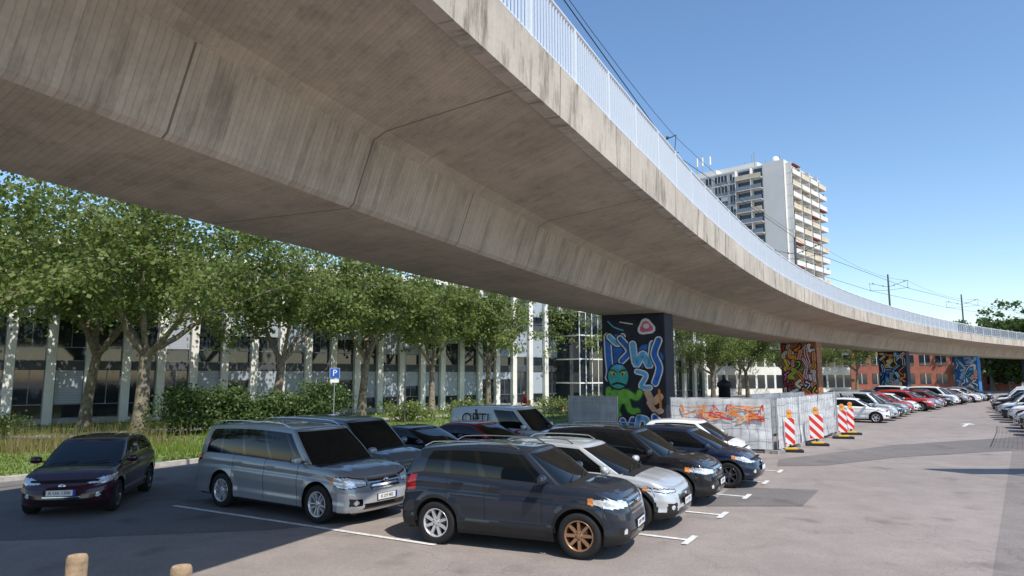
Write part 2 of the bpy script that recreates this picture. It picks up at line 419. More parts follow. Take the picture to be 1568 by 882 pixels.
    TZ=TZ-.010*np.exp(-((np.abs(C[:,None])-.62)/.12)**2)*np.clip((TX-P['g'][0]+.1)/.3,0,1)*np.clip((xf-.15-TX)/.2,0,1)
    tm=np.zeros((len(C)-1,K-1),int)
    cc=(C[:-1]+C[1:])/2; tx=(TX[0][:-1]+TX[0][1:])/2
    tm[np.ix_((np.abs(cc)>.858)&(np.abs(cc)<.874),(tx>P['g'][0]-.25)&(tx<xf-.28))]=7
    tm[:, (tx>P['g'][0]-.12)&(tx<P['g'][0]+.1)]=2
    addgrid(TX,TY,TZ,tm)
    gb0,gb1,gt0,gt1=P['g']
    S=np.linspace(0,1,90)
    for_side=lambda a,b,c1,c2: (a-c1)+(b+c2-(a-c1))*S
    bcf,bcr,tcf,tcr=.28,.16,.16,.12
    BX,BY,bk=half_outline(gb0,gb1,w*.895,bcf,bcr,3.2,4,26,22,for_side(gb0,gb1,bcf,bcr))
    BY=BY*(1-.05*(BX/xf)**2)
    wt=w*P['gt']
    UX,UY,_=half_outline(gt0,gt1,wt,tcf,tcr,3.4,4,26,22,for_side(gt0,gt1,tcf,tcr))
    UY=UY*(1-.04*(UX/xf)**2)
    xm=(gt0+gt1)/2; hl=(gt0-gt1)/2
    UZ=(H-.055)-.055*np.abs((UX-xm)/hl)**2.5-.03*np.clip((xm-UX)/hl,0,1)
    BZ=zt(BX)-.012
    NV=26; v=np.linspace(0,1,NV)[:,None]
    GX=BX+(UX-BX)*v; GY=BY+(UY-BY)*v; GZ=BZ+(UZ-BZ)*v
    bul=.03*np.sin(np.pi*v)
    GY=GY+bul*np.where(bk==1,1,.8)*np.clip(GY/(w*.6),0,1)
    GX=GX+np.where(bk==0,1,np.where(bk==2,-1,0))*bul*1.1*(1-np.clip(GY/w,0,1)**4)
    KG=len(BX)
    sidx=np.concatenate([np.full(26,-1.),S,np.full(22,2.)]); sc=(sidx[:-1]+sidx[1:])/2
    vv=(v[:-1,0]+v[1:,0])/2
    gm=np.zeros((NV-1,KG-1),int)
    for j in range(NV-1):
        for k in range(KG-1):
            vz=vv[j]; s_=sc[k]; kd=(bk[k]+bk[k+1])/2
            if kd<.3:
                if .05<vz<.95 and k<22: gm[j,k]=1
                if vz<=.05: gm[j,k]=2
            elif .7<kd<1.3:
                lo=.05; hi=.87
                s0=.02; s1=P['end']-(.05*max(0,vz-.6) )
                if s0<s_<s1 and lo<vz<hi:
                    gm[j,k]=1
                    if P['noside'] and s_>P['noside']: gm[j,k]=0
                    for (a,b_) in P['pill']:
                        if a<s_<b_: gm[j,k]=8
                    if s_<.09 and abs(s_-.075)<.012: gm[j,k]=8
                elif s0<s_<s1 and vz<=lo: gm[j,k]=2
            elif kd>1.7:
                if .12<vz<.86 and k>KG-1-20: gm[j,k]=1
    addgrid(GX,GY,GZ,gm); addgrid(GX,-GY,GZ,gm)
    C=np.linspace(-1,1,25)
    TX=np.broadcast_to(GX[-1],(25,KG)); TY=C[:,None]*GY[-1][None,:]
    TZ=GZ[-1][None,:]+.05*(1-np.abs(C[:,None])**3.5)*(GY[-1]/wt)[None,:]
    addgrid(TX,TY,TZ,np.zeros((24,KG-1),int))
    bm=bmesh.new()
    me=bpy.data.meshes.new('body')
    me.from_pydata(V,[],F)
    mats=[M_plast,M_glass,M_plast,M_chrome,M_head,M_tail,M_plate,M_gap,M_gloss,M_amber,M_silverplast,M_under,M_blue]
    for mm in mats: me.materials.append(mm)
    me.polygons.foreach_set('material_index',MI); me.polygons.foreach_set('use_smooth',[True]*len(F))
    bm.from_mesh(me); bmesh.ops.remove_doubles(bm,verts=bm.verts,dist=.0008)
    bmesh.ops.recalc_face_normals(bm,faces=bm.faces); bm.to_mesh(me); bm.free()
    b=MB()
    b.box(xr+.15,xf-.18,-(w-.24),w-.24,.20,.72,3)
    for sy in (-1,1):
        mx=gb0-bcf-.12; mz=float(zt(mx))+.07
        b.ball((mx,sy*(w+.085),mz+.02),.075,.115,.075,0,10,.8)
        b.box(mx-.03,mx+.03,min(sy*(w*.88),sy*(w+.06)),max(sy*(w*.88),sy*(w+.06)),mz-.035,mz-.01,1)
        b.box(mx-.082,mx-.070,sy*(w+.085)-.085,sy*(w+.085)+.085,mz-.03,mz+.065,4)
        for s_ in P['seams'][1:] if len(P['seams'])>2 else [P['seams'][1]]:
            zz=float(zt(s_))-.13
            x1=s_+.10
            b.box(x1,x1+.20,min(sy*(w*.965),sy*(w*1.018)),max(sy*(w*.965),sy*(w*1.018)),zz-.016,zz+.016,0)
        if P['rails']:
            xs=np.linspace(gt0-.25,gt1+.12,12); yy=wt*.93
            pts=[]
            for i,xx in enumerate(xs):
                zz=(H-.055)-.055*abs((xx-xm)/hl)**2.5+.055+(.03 if 0<i<11 else -.035)
                pts.append((xx,sy*yy,zz))
            b.tube(pts,.014,6,2)
        for xw in (P['xwf'],P['xwr']):
            n=14
            vs=[];fs=[]
            for i in range(n+1):
                a=math.pi*i/n
                for yy in (w-.02,w-.3): vs.append((xw+(ra+.004)*math.cos(a),sy*yy*.97,r+(ra+.004)*math.sin(a)))
            for i in range(n): fs.append((2*i,2*i+1,2*i+3,2*i+2))
            b.add(vs,fs,3,True)
    b.box(xf-.005,xf+.014,-.27,.27,.435,.555,1)
    b.box(xf+.014,xf+.018,-.26,.26,.44,.55,5)
    b.box(xf+.018,xf+.020,.215,.26,.44,.55,6)
    b.box(xr-.02,xr-.002,-.26,.26,.62,.73,5)
    wx=gb0-.07
    for y0 in (.05,-.55):
        z0=float(zt(wx))+.03
        b.tube([(wx+.03,y0,z0+.02),(wx-.09,y0+.5,z0+.075)],.009,5,1)
    b.tube([(gt1+.25,0,H-.02),(gt1+.1,0,H+.10)],.006,5,1)
    gx=xf-.06
    b.ball((gx+.02,0,P['grille'][2]-.05 if P['grille'][2]>.6 else .62),.03,.075,.045,2,8)
    dm=b.mesh('trim',[M_plast,M_plast,M_chrome,M_under,M_glass,M_plate,M_blue])
    CM[key]=(me,dm,P); return CM[key]

def car(name,key,paintm,x,y,deg,rim=(5,True),rimmats=None,plate=None):
    me,dm,P=car_mesh(key)
    e=empty(name,(x,y,0.004),R(deg))
    o=bpy.data.objects.new('body',me); col.objects.link(o); o.parent=e
    o.material_slots[0].link='OBJECT'; o.material_slots[0].material=paintm
    if P['sunlit_chin']:
        o.material_slots[6].link='OBJECT'; o.material_slots[6].material=PT['lsilver']
    d=bpy.data.objects.new('trim',dm); col.objects.link(d); d.parent=e
    d.material_slots[0].link='OBJECT'; d.material_slots[0].material=paintm
    wm=get_wheel(P['r'],*rim); i=0
    for xw in (P['xwf'],P['xwr']):
        for sy in (-1,1):
            q=bpy.data.objects.new('wheel_%d'%(i+1),wm); col.objects.link(q); q.parent=e
            q.location=(xw,sy*(P['w']-.115),P['r']); q.rotation_euler=(0,random.random(),0) if sy>0 else (0,random.random(),math.pi)
            if rimmats and rimmats[i]:
                q.material_slots[1].link='OBJECT'; q.material_slots[1].material=rimmats[i]
            i+=1
    if plate:
        text(plate,.085,M_blk,e,(P['L']/2+.0205,-.02,.495),(R(90),0,R(90)),'plate_lettering')
    return e

PT=dict(
 navy=paint('paint_slate_navy',(.018,.025,.040),.1), silver=paint('paint_silver_grey',(.32,.34,.36),.4), dark=paint('paint_graphite',(.16,.18,.20),.3),
 purple=paint('paint_plum',(.040,.006,.016),.05), lsilver=paint('paint_light_silver',(.56,.58,.60),.4), black=paint('paint_black',(.008,.009,.012),.0),
 blue=paint('paint_dark_blue',(.010,.018,.045),.1), white=paint('paint_white',(.80,.81,.81),0), red=paint('paint_dark_red',(.24,.010,.014),.0),
 bred=paint('paint_red',(.50,.02,.02),.0), vangrey=paint('paint_van_grey',(.50,.53,.54),.1), green=paint('paint_teal',(.03,.22,.17),.1), grey=paint('paint_grey',(.28,.29,.30),.3))
car('parked_suv','suv',PT['navy'],.20,12.25,-23,(8,False),[M_bronze,M_bronze,None,None],'K:RV 1904')
car('parked_minivan','mpv',PT['silver'],-4.60,15.2,-33,(5,True),None,'K LM 482')
car('parked_hatchback','hatch',PT['purple'],-9.45,15.9,-76,(7,False),[M_darkrim]*4,'K UA 1300')
car('parked_crossover','crossover',PT['lsilver'],1.45,14.35,-27,(5,True),None,'K CT 531')
car('parked_suv','suv2',PT['black'],2.75,16.7,-27,(5,True),None,'K EP 77')
car('parked_hatchback','hatch',PT['blue'],4.75,19.0,-28,(7,False),[M_darkrim]*4)
car('parked_city_car','city',PT['white'],5.6,21.6,-28,(5,False))
car('parked_compact_van','van',PT['dark'],-4.2,17.9,-30,(5,False))
car('parked_sedan','sedan',PT['black'],-2.7,20.0,-30,(5,False))
car('parked_sedan','sedan',PT['red'],-1.0,21.7,-30,(5,False))
pv=car('parked_panel_van','panelvan',PT['vangrey'],.0,24.0,-30,(5,False))
text('OPTI',.52,M_blk,pv,(-.95,-.865,1.34),(R(84),0,0),'van_lettering')

# ------------------------------------------------------------------ viaduct path
def path(s):
    x,y=5.8,31.6; th=R(30)
    n=max(1,int(abs(s)/1.0)); ds=s/n
    p=0
    for i in range(n):
        mid=p+ds/2
        k=1/190 if mid<33 else 1/350
        th2=th+ds*k; tm=(th+th2)/2
        x+=math.sin(tm)*ds; y+=math.cos(tm)*ds; th=th2; p+=ds
    return x,y,th
def at(s,off,z):
    x,y,th=path(s); return (x+off*math.cos(th),y-off*math.sin(th),z)
def WO(s): return float(np.interp(s,[-60,-30,-25,-20,-14,-5,60],[4.4,4.5,4.7,4.92,5.1,5.2,5.25]))

M_web=concrete('concrete_web',(.42,.36,.285),.10,.24,.08,0,3.7,(.11,.085,.065),.80,.16)
M_soff=concrete('concrete_soffit',(.45,.385,.30),.10,.12,.055,.35,7.4,(.2,.16,.12),.87,.7)
M_fas=concrete('concrete_fascia',(.50,.445,.37),.9,.42,.03,0,4.2,(.15,.09,.055),.97,.18)
prof=[(1.55,5.60),(1.63,5.67),(2.0,6.72),(2.25,6.84),(5.25,7.16),(5.25,7.10),(5.5,7.10),(5.52,7.97),(5.2,7.99),(5.2,7.55)]
full=prof+[(-a,b) for a,b in prof[::-1]]
segm=['w','w','s','s','f','f','f','f','f','d','f','f','f','f','f','s','s','w','w','s']
mi={'w':0,'s':1,'f':2,'d':0}
ss=np.concatenate([np.arange(-62,60,1.5),np.arange(60,300,4)])
PATH=[path(s) for s in ss]
vs=[];n=len(full)
for s,(x,y,th) in zip(ss,PATH):
    wo=WO(s)
    for (o,z) in full:
        if o>5: o=o-5.5+wo
        if o<-5: o=o+.6
        vs.append((x+o*math.cos(th),y-o*math.sin(th),z))
fs=[];mm=[];uvs=[]
cum=[0]
for i in range(n):
    a=full[i]; b=full[(i+1)%n]; cum.append(cum[-1]+math.hypot(a[0]-b[0],a[1]-b[1]))
for j in range(len(ss)-1):
    for i in range(n):
        i2=(i+1)%n
        fs.append((j*n+i,j*n+i2,(j+1)*n+i2,(j+1)*n+i)); mm.append(mi[segm[i]])
        uvs+= [(ss[j],cum[i]),(ss[j],cum[i+1]),(ss[j+1],cum[i+1]),(ss[j+1],cum[i])]
me=bpy.data.meshes.new('viaduct'); me.from_pydata(vs,[],fs)
for m in (M_web,M_soff,M_fas): me.materials.append(m)
me.polygons.foreach_set('material_index',mm)
ul=me.uv_layers.new(name='UVMap'); ul.data.foreach_set('uv',np.array(uvs,dtype=np.float32).ravel())
via=empty('railway_viaduct')
o=bpy.data.objects.new('deck',me); col.objects.link(o); o.parent=via
M_rail=pmat('galvanised_rail',(.72,.76,.80),.45,.1)
b=MB()
for side in (1,-1):
    s=-34.0; k=0
    while s<190:
        off=(WO(s)-.10) if side>0 else -4.7
        x,y,th=path(s)
        M=Matrix.Translation((x+off*math.cos(th),y-off*math.sin(th),0))@Matrix.Rotation(-th,4,'Z')
        post=(k%16==0)
        if side>0 or post:
            hw=.035 if post else .014
            b.box(-hw,hw,-hw,hw,7.98,9.12 if post else 9.08,0,M)
        s+=.125 if s<70 else .25; k+=1
    sr=np.arange(-34,192,2.0)
    for z,rad in ((9.12,.04),(8.12,.022)):
        b.tube([at(q,(WO(q)-.10) if side>0 else -4.7,z) for q in sr],rad,6,0)
b.obj('railing',[M_rail],via)
M_steel=pmat('mast_steel',(.10,.11,.12),.5,.5)
b=MB()
for s in (-33,0,33,63,93,123,153):
    p0=at(s,0,7.6); p1=at(s,0,14.8)
    b.tube([p0,p1],[.13,.09],8,0)
    for sd in (-1,1):
        rch=2.1
        a1=at(s,sd*rch,13.9); b.tube([at(s,0,13.3),a1],.025,6,0)
        b.tube([a1,at(s,sd*(rch-.1),13.0)],.02,6,0); b.tube([at(s,0,12.9),at(s,sd*(rch+.1),13.05)],.02,6,0)
        b.ball(at(s,sd*.6,13.45),.08,.08,.08,0,6); b.ball(at(s,sd*(rch-.4),13.85),.08,.08,.08,0,6)
b.obj('catenary_masts',[M_steel],via)
b=MB()
S=[-33,0,33,63,93,123,153]
for sd in (-2.0,2.0):
    for a,c in zip(S[:-1],S[1:]):
        P0=Vector(at(a,sd,13.0)); P1=Vector(at(c,sd,13.0)); b.tube([P0,P1],.02,4,0)
        if sd<0: continue
        Q0=Vector(at(a,sd,13.9)); Q1=Vector(at(c,sd,13.9))
        pts=[Q0.lerp(Q1,t)-Vector((0,0,.7*4*t*(1-t))) for t in np.linspace(0,1,9)]
        b.tube(pts,.012,4,0)
b.obj('overhead_wires',[M_blk],via)

# piers with graffiti
blk=(.012,.013,.02)
PIERM=[pmat('pier_paint_dark',(.016,.02,.035),.7,var=.5,vscale=2),pmat('pier_paint_ochre',(.30,.13,.06),.7,var=.5,vscale=3),
       pmat('pier_paint_night',(.015,.03,.06),.7,var=.5,vscale=2),pmat('pier_paint_blue',(.02,.16,.42),.7,var=.3,vscale=2)]
SPR=[pmat('spray_black',blk,.6),pmat('spray_white',(.72,.74,.76),.6,var=.08),pmat('spray_blue',(.02,.14,.52),.6,var=.3),pmat('spray_lightblue',(.12,.42,.72),.6,var=.25),
   pmat('spray_green',(.18,.45,.05),.6,var=.3),pmat('spray_teal',(.05,.38,.33),.6,var=.25),pmat('spray_skin',(.6,.38,.25),.6,var=.2),pmat('spray_pink',(.65,.12,.25),.6,var=.2),pmat('spray_darkgreen',(.03,.14,.02),.6),
   pmat('spray_orange',(.70,.22,.04),.6,var=.2),pmat('spray_yellow',(.7,.5,.05),.6,var=.2),pmat('spray_red',(.5,.03,.03),.6,var=.2)]
def pier(s,g,h=5.6):
    x,y,th=path(s)
    e=empty('graffiti_bridge_pier',(x,y,0),-th)
    b=MB(); b.box(-1.5,1.5,-.65,.65,0,h+.02,0)
    b.obj('column',[g],e,bevel=.04)
    return e
def spline(pts,n=8):
    out=[]
    P=[pts[0]]+list(pts)+[pts[-1]]
    for i in range(1,len(P)-2):
        p0,p1_,p2,p3=[np.array(q,float) for q in P[i-1:i+3]]
        for t in np.linspace(0,1,n,endpoint=False):
            out.append(.5*((2*p1_)+(-p0+p2)*t+(2*p0-5*p1_+4*p2-p3)*t*t+(-p0+3*p1_-3*p2+p3)*t**3))
    out.append(np.array(pts[-1],float)); return out
class Mural:
    def __init__(s,mapf): s.b=MB(); s.f=mapf
    def stroke(s,pts,wd,mi,lay):
        q=spline(pts); vs=[];fs=[]
        for i,p in enumerate(q):
            a=q[max(i-1,0)]; c=q[min(i+1,len(q)-1)]; d=c-a; d=d/(np.linalg.norm(d)+1e-9)
            nx,ny=-d[1]*wd/2,d[0]*wd/2
            vs+= [s.f(p[0]+nx,p[1]+ny,lay),s.f(p[0]-nx,p[1]-ny,lay)]
        for i in range(len(q)-1): fs.append((2*i,2*i+1,2*i+3,2*i+2))
        s.b.add(vs,fs,mi)
        for p in (q[0],q[-1]): s.blob(p[0],p[1],wd/2,wd/2,mi,lay+.3)
    def blob(s,cx,cy,rx,ry,mi,lay,n=20,wob=0):
        vs=[s.f(cx,cy,lay)]
        for k in range(n):
            t=2*math.pi*k/n; rr=1+wob*math.sin(3*t+cx*9)
            vs.append(s.f(cx+rx*rr*math.cos(t),cy+ry*rr*math.sin(t),lay))
        s.b.add(vs,[(0,1+k,1+(k+1)%n) for k in range(n)],mi)
    def letter(s,pts,wd,mo,mi_,lay):
        s.stroke(pts,wd+.15,0,lay); s.stroke(pts,wd+.05,mo,lay+1); s.stroke(pts,wd-.07,mi_,lay+2)
def random_mural(parent,seed,pal,outl,W=2.9,H=5.4,rows=6,colsn=4,wd=.3,mapf=None):
    rr=random.Random(seed)
    mu=Mural(mapf or (lambda a,c,l:((a-W/2),-.653-.0012*l,5.56-c)))
    for _ in range(int(W*H*.9)):
        mu.blob(rr.uniform(.4,W-.4),rr.uniform(.4,H-.4),rr.uniform(.2,.38),rr.uniform(.2,.38),rr.choice(pal),rr.uniform(0,1),16,.25)
    lay=2
    for j in range(rows):
        for i in range(colsn):
            cw,ch=W/colsn,H/rows
            m_=wd/2+.1
            pts=[(min(max(i*cw+rr.uniform(-.1,1.1)*cw,m_),W-m_),min(max(j*ch+(k/3+rr.uniform(-.25,.25))*ch,m_),H-m_)) for k in range(4)]
            mu.letter(pts,wd*rr.uniform(.7,1.1),rr.choice(outl),rr.choice(pal),lay); lay+=3.1 if lay<60 else -50
    mu.b.obj('mural',SPR,parent)
p1=pier(0,PIERM[0]); p2=pier(33,PIERM[1]); p3=pier(63,PIERM[2]); p4=pier(93,PIERM[3]); p5=pier(123,PIERM[2]); pier(-33,PIERM[3])
random_mural(p2,5,[9,7,11,4,10,1,6],[0,1,10],rows=7,colsn=5,wd=.22); random_mural(p3,6,[10,3,9,0,2],[0,1],rows=6,wd=.24); random_mural(p4,7,[3,2,9,3,1],[0,1],rows=5,wd=.24)
W_,H_=2.96,5.5
mu=Mural(lambda a,c,l:((a-W_/2),-.653-.0012*l,5.58-c))
def S_(pts): return [(a*W_,c*H_) for a,c in pts]
def lt(pts,wd,mo,mi_,lay): mu.letter(S_(pts),wd,mo,mi_,lay)
for (a,c,rx,ry,m_) in ((.2,.3,.5,.7,2),(.75,.35,.6,.5,2),(.8,.75,.5,.6,0),(.25,.9,.6,.35,2),(.6,.6,.4,.4,0)): mu.blob(a*W_,c*H_,rx,ry,m_,0,24,.15)
lt([(.09,.18),(.10,.34),(.12,.46),(.10,.52)],.34,1,2,1); lt([(.12,.18),(.26,.24),(.34,.18)],.26,1,3,4)
lt([(.30,.20),(.44,.30),(.32,.38)],.30,1,2,7)
lt([(.50,.25),(.55,.41),(.66,.33),(.76,.42),(.82,.25)],.32,1,3,10)
lt([(.91,.22),(.84,.33),(.91,.44),(.84,.56)],.32,1,2,14)
lt([(.56,.47),(.70,.50),(.62,.59),(.76,.60)],.22,1,3,18)
mu.blob(.72*W_,.11*H_,.40,.36,1,1,16,.15); mu.blob(.72*W_,.11*H_,.30,.25,7,2,12,.2); mu.blob(.72*W_,.10*H_,.15,.12,1,3,10)
mu.stroke(S_([(.3,.06),(.5,.08)]),.05,1,2); mu.stroke(S_([(.1,.05),(.2,.10),(.35,.13)]),.06,3,2)
for a in (((.28,.66),(.12,.74),(.12,.80)),((.32,.68),(.22,.78),(.26,.83)),((.38,.68),(.44,.78),(.56,.79)),((.40,.64),(.54,.68),(.60,.64)),((.2,.64),(.10,.67),(.10,.62))):
    mu.stroke(S_(a),.36,8,30); mu.stroke(S_(a),.25,4,31)
mu.blob(.30*W_,.67*H_,.46,.36,4,33); mu.blob(.26*W_,.51*H_,.56,.62,0,34); mu.blob(.26*W_,.51*H_,.49,.55,5,35)
mu.blob(.18*W_,.485*H_,.12,.08,10,36); mu.blob(.34*W_,.485*H_,.12,.08,10,36); mu.blob(.19*W_,.49*H_,.05,.06,0,37); mu.blob(.33*W_,.49*H_,.05,.06,0,37)
mu.stroke(S_([(.11,.455),(.18,.46),(.23,.475)]),.06,0,38); mu.stroke(S_([(.28,.475),(.34,.46),(.41,.455)]),.06,0,38)
mu.stroke(S_([(.17,.575),(.26,.565),(.36,.58)]),.10,0,36); mu.blob(.26*W_,.43*H_,.26,.10,3,36)
lt([(.09,.84),(.12,.95),(.24,.92)],.28,1,3,40); lt([(.32,.87),(.40,.95),(.48,.86)],.28,1,2,43)
lt([(.58,.84),(.55,.94),(.68,.94),(.70,.86),(.58,.84)],.26,1,3,46); lt([(.82,.83),(.84,.95),(.92,.89),(.84,.84)],.26,1,2,49)
mu.stroke(S_([(.72,.64),(.80,.71),(.91,.67)]),.32,6,28); mu.stroke(S_([(.74,.72),(.84,.79),(.92,.78)]),.24,6,29); mu.stroke(S_([(.9,.62),(.92,.75)]),.12,9,30)
mu.b.obj('mural',SPR,p1)

# ------------------------------------------------------------------ ground
M_asph=asphalt('asphalt_reddish',(.31,.268,.245),(.262,.23,.212),.2,.3)
M_asph2=asphalt('lot_shade_sheet',(.165,.152,.146),(.185,.168,.16),.15,.25)  # tone of the repair patches and of the lot's painted shade
M_asph3=asphalt('asphalt_worn',(.235,.208,.193),(.205,.182,.172),.25,.3)
M_mark=pmat('road_paint',(.66,.66,.64),.7,var=.25,vscale=9)
M_kerb=pmat('kerb_stone',(.40,.38,.35),.85,var=.2,vscale=6)
M_grass=pmat('grass_ground',(.12,.17,.04),.9,var=.5,vscale=2.5)
M_path=pmat('paving',(.34,.32,.30),.85,var=.2,vscale=3)
def sheet(name,pts,z,mat):
    b=MB(); b.add([(x,y,z) for x,y in pts],[tuple(range(len(pts)))],0); return b.obj(name,[mat])
g=sheet('ground',[(-900,-300),(900,-300),(900,1500),(-900,1500)],0,M_asph)
sheet('lot_shade_sheet',[(4.2,15.3),(6.3,15.3),(7.6,17.4),(5.6,17.9)],.008,M_asph2)
sheet('lot_shade_sheet',[(8.3,21.9),(9.9,22.1),(13.5,24.3),(19.0,26.4),(26,27.5),(30,33.5),(24,32.4),(15.5,28.4),(9.0,23.6)],.008,M_asph2)
sheet('lot_shade_sheet',[(-4.5,13),(-20,10),(-18,16),(-10,22),(4,29),(8,27),(3,17)],.004,M_asph2)  # darker sheet on the lot, viaduct shade deepened through colour
sheet('lot_shade_sheet',[(10.5,13),(18,16),(19,19.5),(13.5,18.5)],.006,M_asph3)
sheet('lot_shade_sheet',[(3.9,6.2),(4.8,5.8),(20,27),(19.3,26.9)],.004,M_asph3)
b=MB(); du=Vector((.868,-.497,0)); pn=Vector((.497,.868,0))
def line(p,d,l,wd=.11,z=.0125):
    p=Vector((p[0],p[1],z)); d=Vector((d[0],d[1],0)).normalized(); nn=Vector((-d.y,d.x,0))*wd/2
    b.add([p+nn,p-nn,p+d*l-nn,p+d*l+nn],[(0,1,2,3)],0)
for k in range(0,5):
    E=Vector((2.8,12.35,0))+pn*2.45*k
    line(E+du*.3,-du,1.7); line(E-pn*.35+du*.3,pn,.7,.11,.0165)
    line(E-du*5.3,-du,5.0)
E=Vector((2.8,12.35,0))-pn*2.45
line(E-du*3.3,-du,7.0)
A=Vector((25.0,38.5,.0125)); d=Vector((.62,.78,0)); nn=Vector((.78,-.62,0))
b.add([A-nn*.09,A+nn*.09,A+d*2.2+nn*.09,A+d*2.2-nn*.09],[(0,1,2,3)],0)
b.add([A+d*2.2-nn*.4,A+d*2.2+nn*.4,A+d*3.4],[(0,1,2)],0)
b.obj('parking_markings',[M_mark])
kl=[(-60,-30),(-30,0),(-13.9,18.6),(-10.3,22.9),(-4.5,30),(2,38.5),(12,50),(22,62),(36,78),(60,102)]
back=[(-90,-10),(-58,10),(-34,31),(-24,39.5),(-16,46),(-8.6,52.2),(4,62.8),(14,71),(30,88),(50,112)]
b=MB()
for i in range(len(kl)-1):
    a,c=kl[i],kl[i+1]; a2,c2=back[i],back[i+1]
    for t0,t1,mi_ in ((0,.55,0),(.55,.66,1),(.66,1.0,0)):
        L1=lambda p,q,t:(p[0]+(q[0]-p[0])*t,p[1]+(q[1]-p[1])*t,.13)
        b.add([L1(a,a2,t0),L1(c,c2,t0),L1(c,c2,t1),L1(a,a2,t1)],[(0,1,2,3)],mi_)
b.obj('grass_verge',[M_grass,M_path])
b=MB()
for i in range(len(kl)-1):
    a=Vector((*kl[i],0)); c=Vector((*kl[i+1],0)); d=(c-a).normalized(); nn=Vector((d.y,-d.x,0))*.18
    b.add([a,c,c+nn,a+nn,a+Vector((0,0,.135)),c+Vector((0,0,.135)),c+nn+Vector((0,0,.12)),a+nn+Vector((0,0,.12))],[(4,5,6,7),(3,2,6,7),(0,1,5,4)],0)
b.obj('kerb',[M_kerb])
def verge_pt():
    while True:
        i=random.choice([1,2,2,3,3,3,4,5]); t=random.random(); s=random.random()**1.3
        a,c=kl[i],kl[i+1]; a2,c2=back[i],back[i+1]
        px=a[0]+(c[0]-a[0])*t; py=a[1]+(c[1]-a[1])*t; qx=a2[0]+(c2[0]-a2[0])*t; qy=a2[1]+(c2[1]-a2[1])*t
        if not .54<s<.67: return px+(qx-px)*s,py+(qy-py)*s
b=MB()
for _ in range(9000):
    x,y=verge_pt(); h=random.uniform(.06,.18)
    if math.sin(x*.9)+math.sin(y*1.3+x)>1.1: h*=2.2
    a=random.random()*6.28
    for j in range(3):
        a2=a+j*2.1; dx,dy=.03*math.cos(a2),.03*math.sin(a2)
        b.add([(x-dy,y+dx,.13),(x+dy,y-dx,.13),(x+dx*random.uniform(.5,2.5),y+dy*2,.13+h)],[(0,1,2)],0)
for _ in range(1700):
    t=random.random(); x=-20.5+6.5*t+random.gauss(0,.9); y=22.5+5.0*t+random.gauss(0,.8)
    h=random.uniform(.3,1.1); a=random.random()*6.28; lx,ly=random.gauss(0,.15),random.gauss(0,.15)
    dx,dy=.014*math.cos(a),.014*math.sin(a)
    b.add([(x-dx,y-dy,.13),(x+dx,y+dy,.13),(x+lx,y+ly,.13+h)],[(0,1,2)],1)
b.obj('grass',[leafmat('grass_blades',(.13,.20,.03),(.24,.30,.07),.3),leafmat('dry_grass',(.28,.20,.10),(.17,.18,.06),.3)])

# ------------------------------------------------------------------ trees
M_bark=pmat('plane_bark',(.22,.185,.135),.9,var=.45,vscale=5,bump=.6,bscale=14)
M_leaf=leafmat('plane_leaves',(.085,.13,.026),(.23,.27,.08),.40)
M_leaf2=leafmat('dark_leaves',(.045,.085,.022),(.10,.15,.04),.28)
def leaves(b,centres,per,sig,size,mi):
    C=np.repeat(np.array(centres),per,axis=0)
    n=len(C)
    sg=np.random.uniform(.6,1.25,(len(centres),1)).repeat(per,0)
    P=C+np.random.normal(0,1,(n,3))*sig*sg*np.array([1,1,.62])
    d=np.random.normal(0,1,(n,3)); d/=np.linalg.norm(d,axis=1)[:,None]
    up=np.random.normal(0,1,(n,3))+np.array([.25,-.35,.9]); up/=np.linalg.norm(up,axis=1)[:,None]
    e=np.cross(up,d); e/=np.linalg.norm(e,axis=1)[:,None]+1e-9
    d2=np.cross(e,up)
    s=np.random.uniform(.6,1.2,(n,1))*size
    A=P-d2*s*.5; B=P+e*s*.48+d2*s*.05; Cc=P+d2*s*.6; D=P-e*s*.48+d2*s*.05
    Vv=np.stack([A,B,Cc,D],1).reshape(-1,3)
    o=len(b.v); b.v.extend(map(tuple,Vv.tolist()))
    idx=(np.arange(n)*4)[:,None]+np.arange(4)+o
    b.f.extend(map(tuple,idx.tolist())); b.m.extend([mi]*n); b.sm.extend([False]*n)
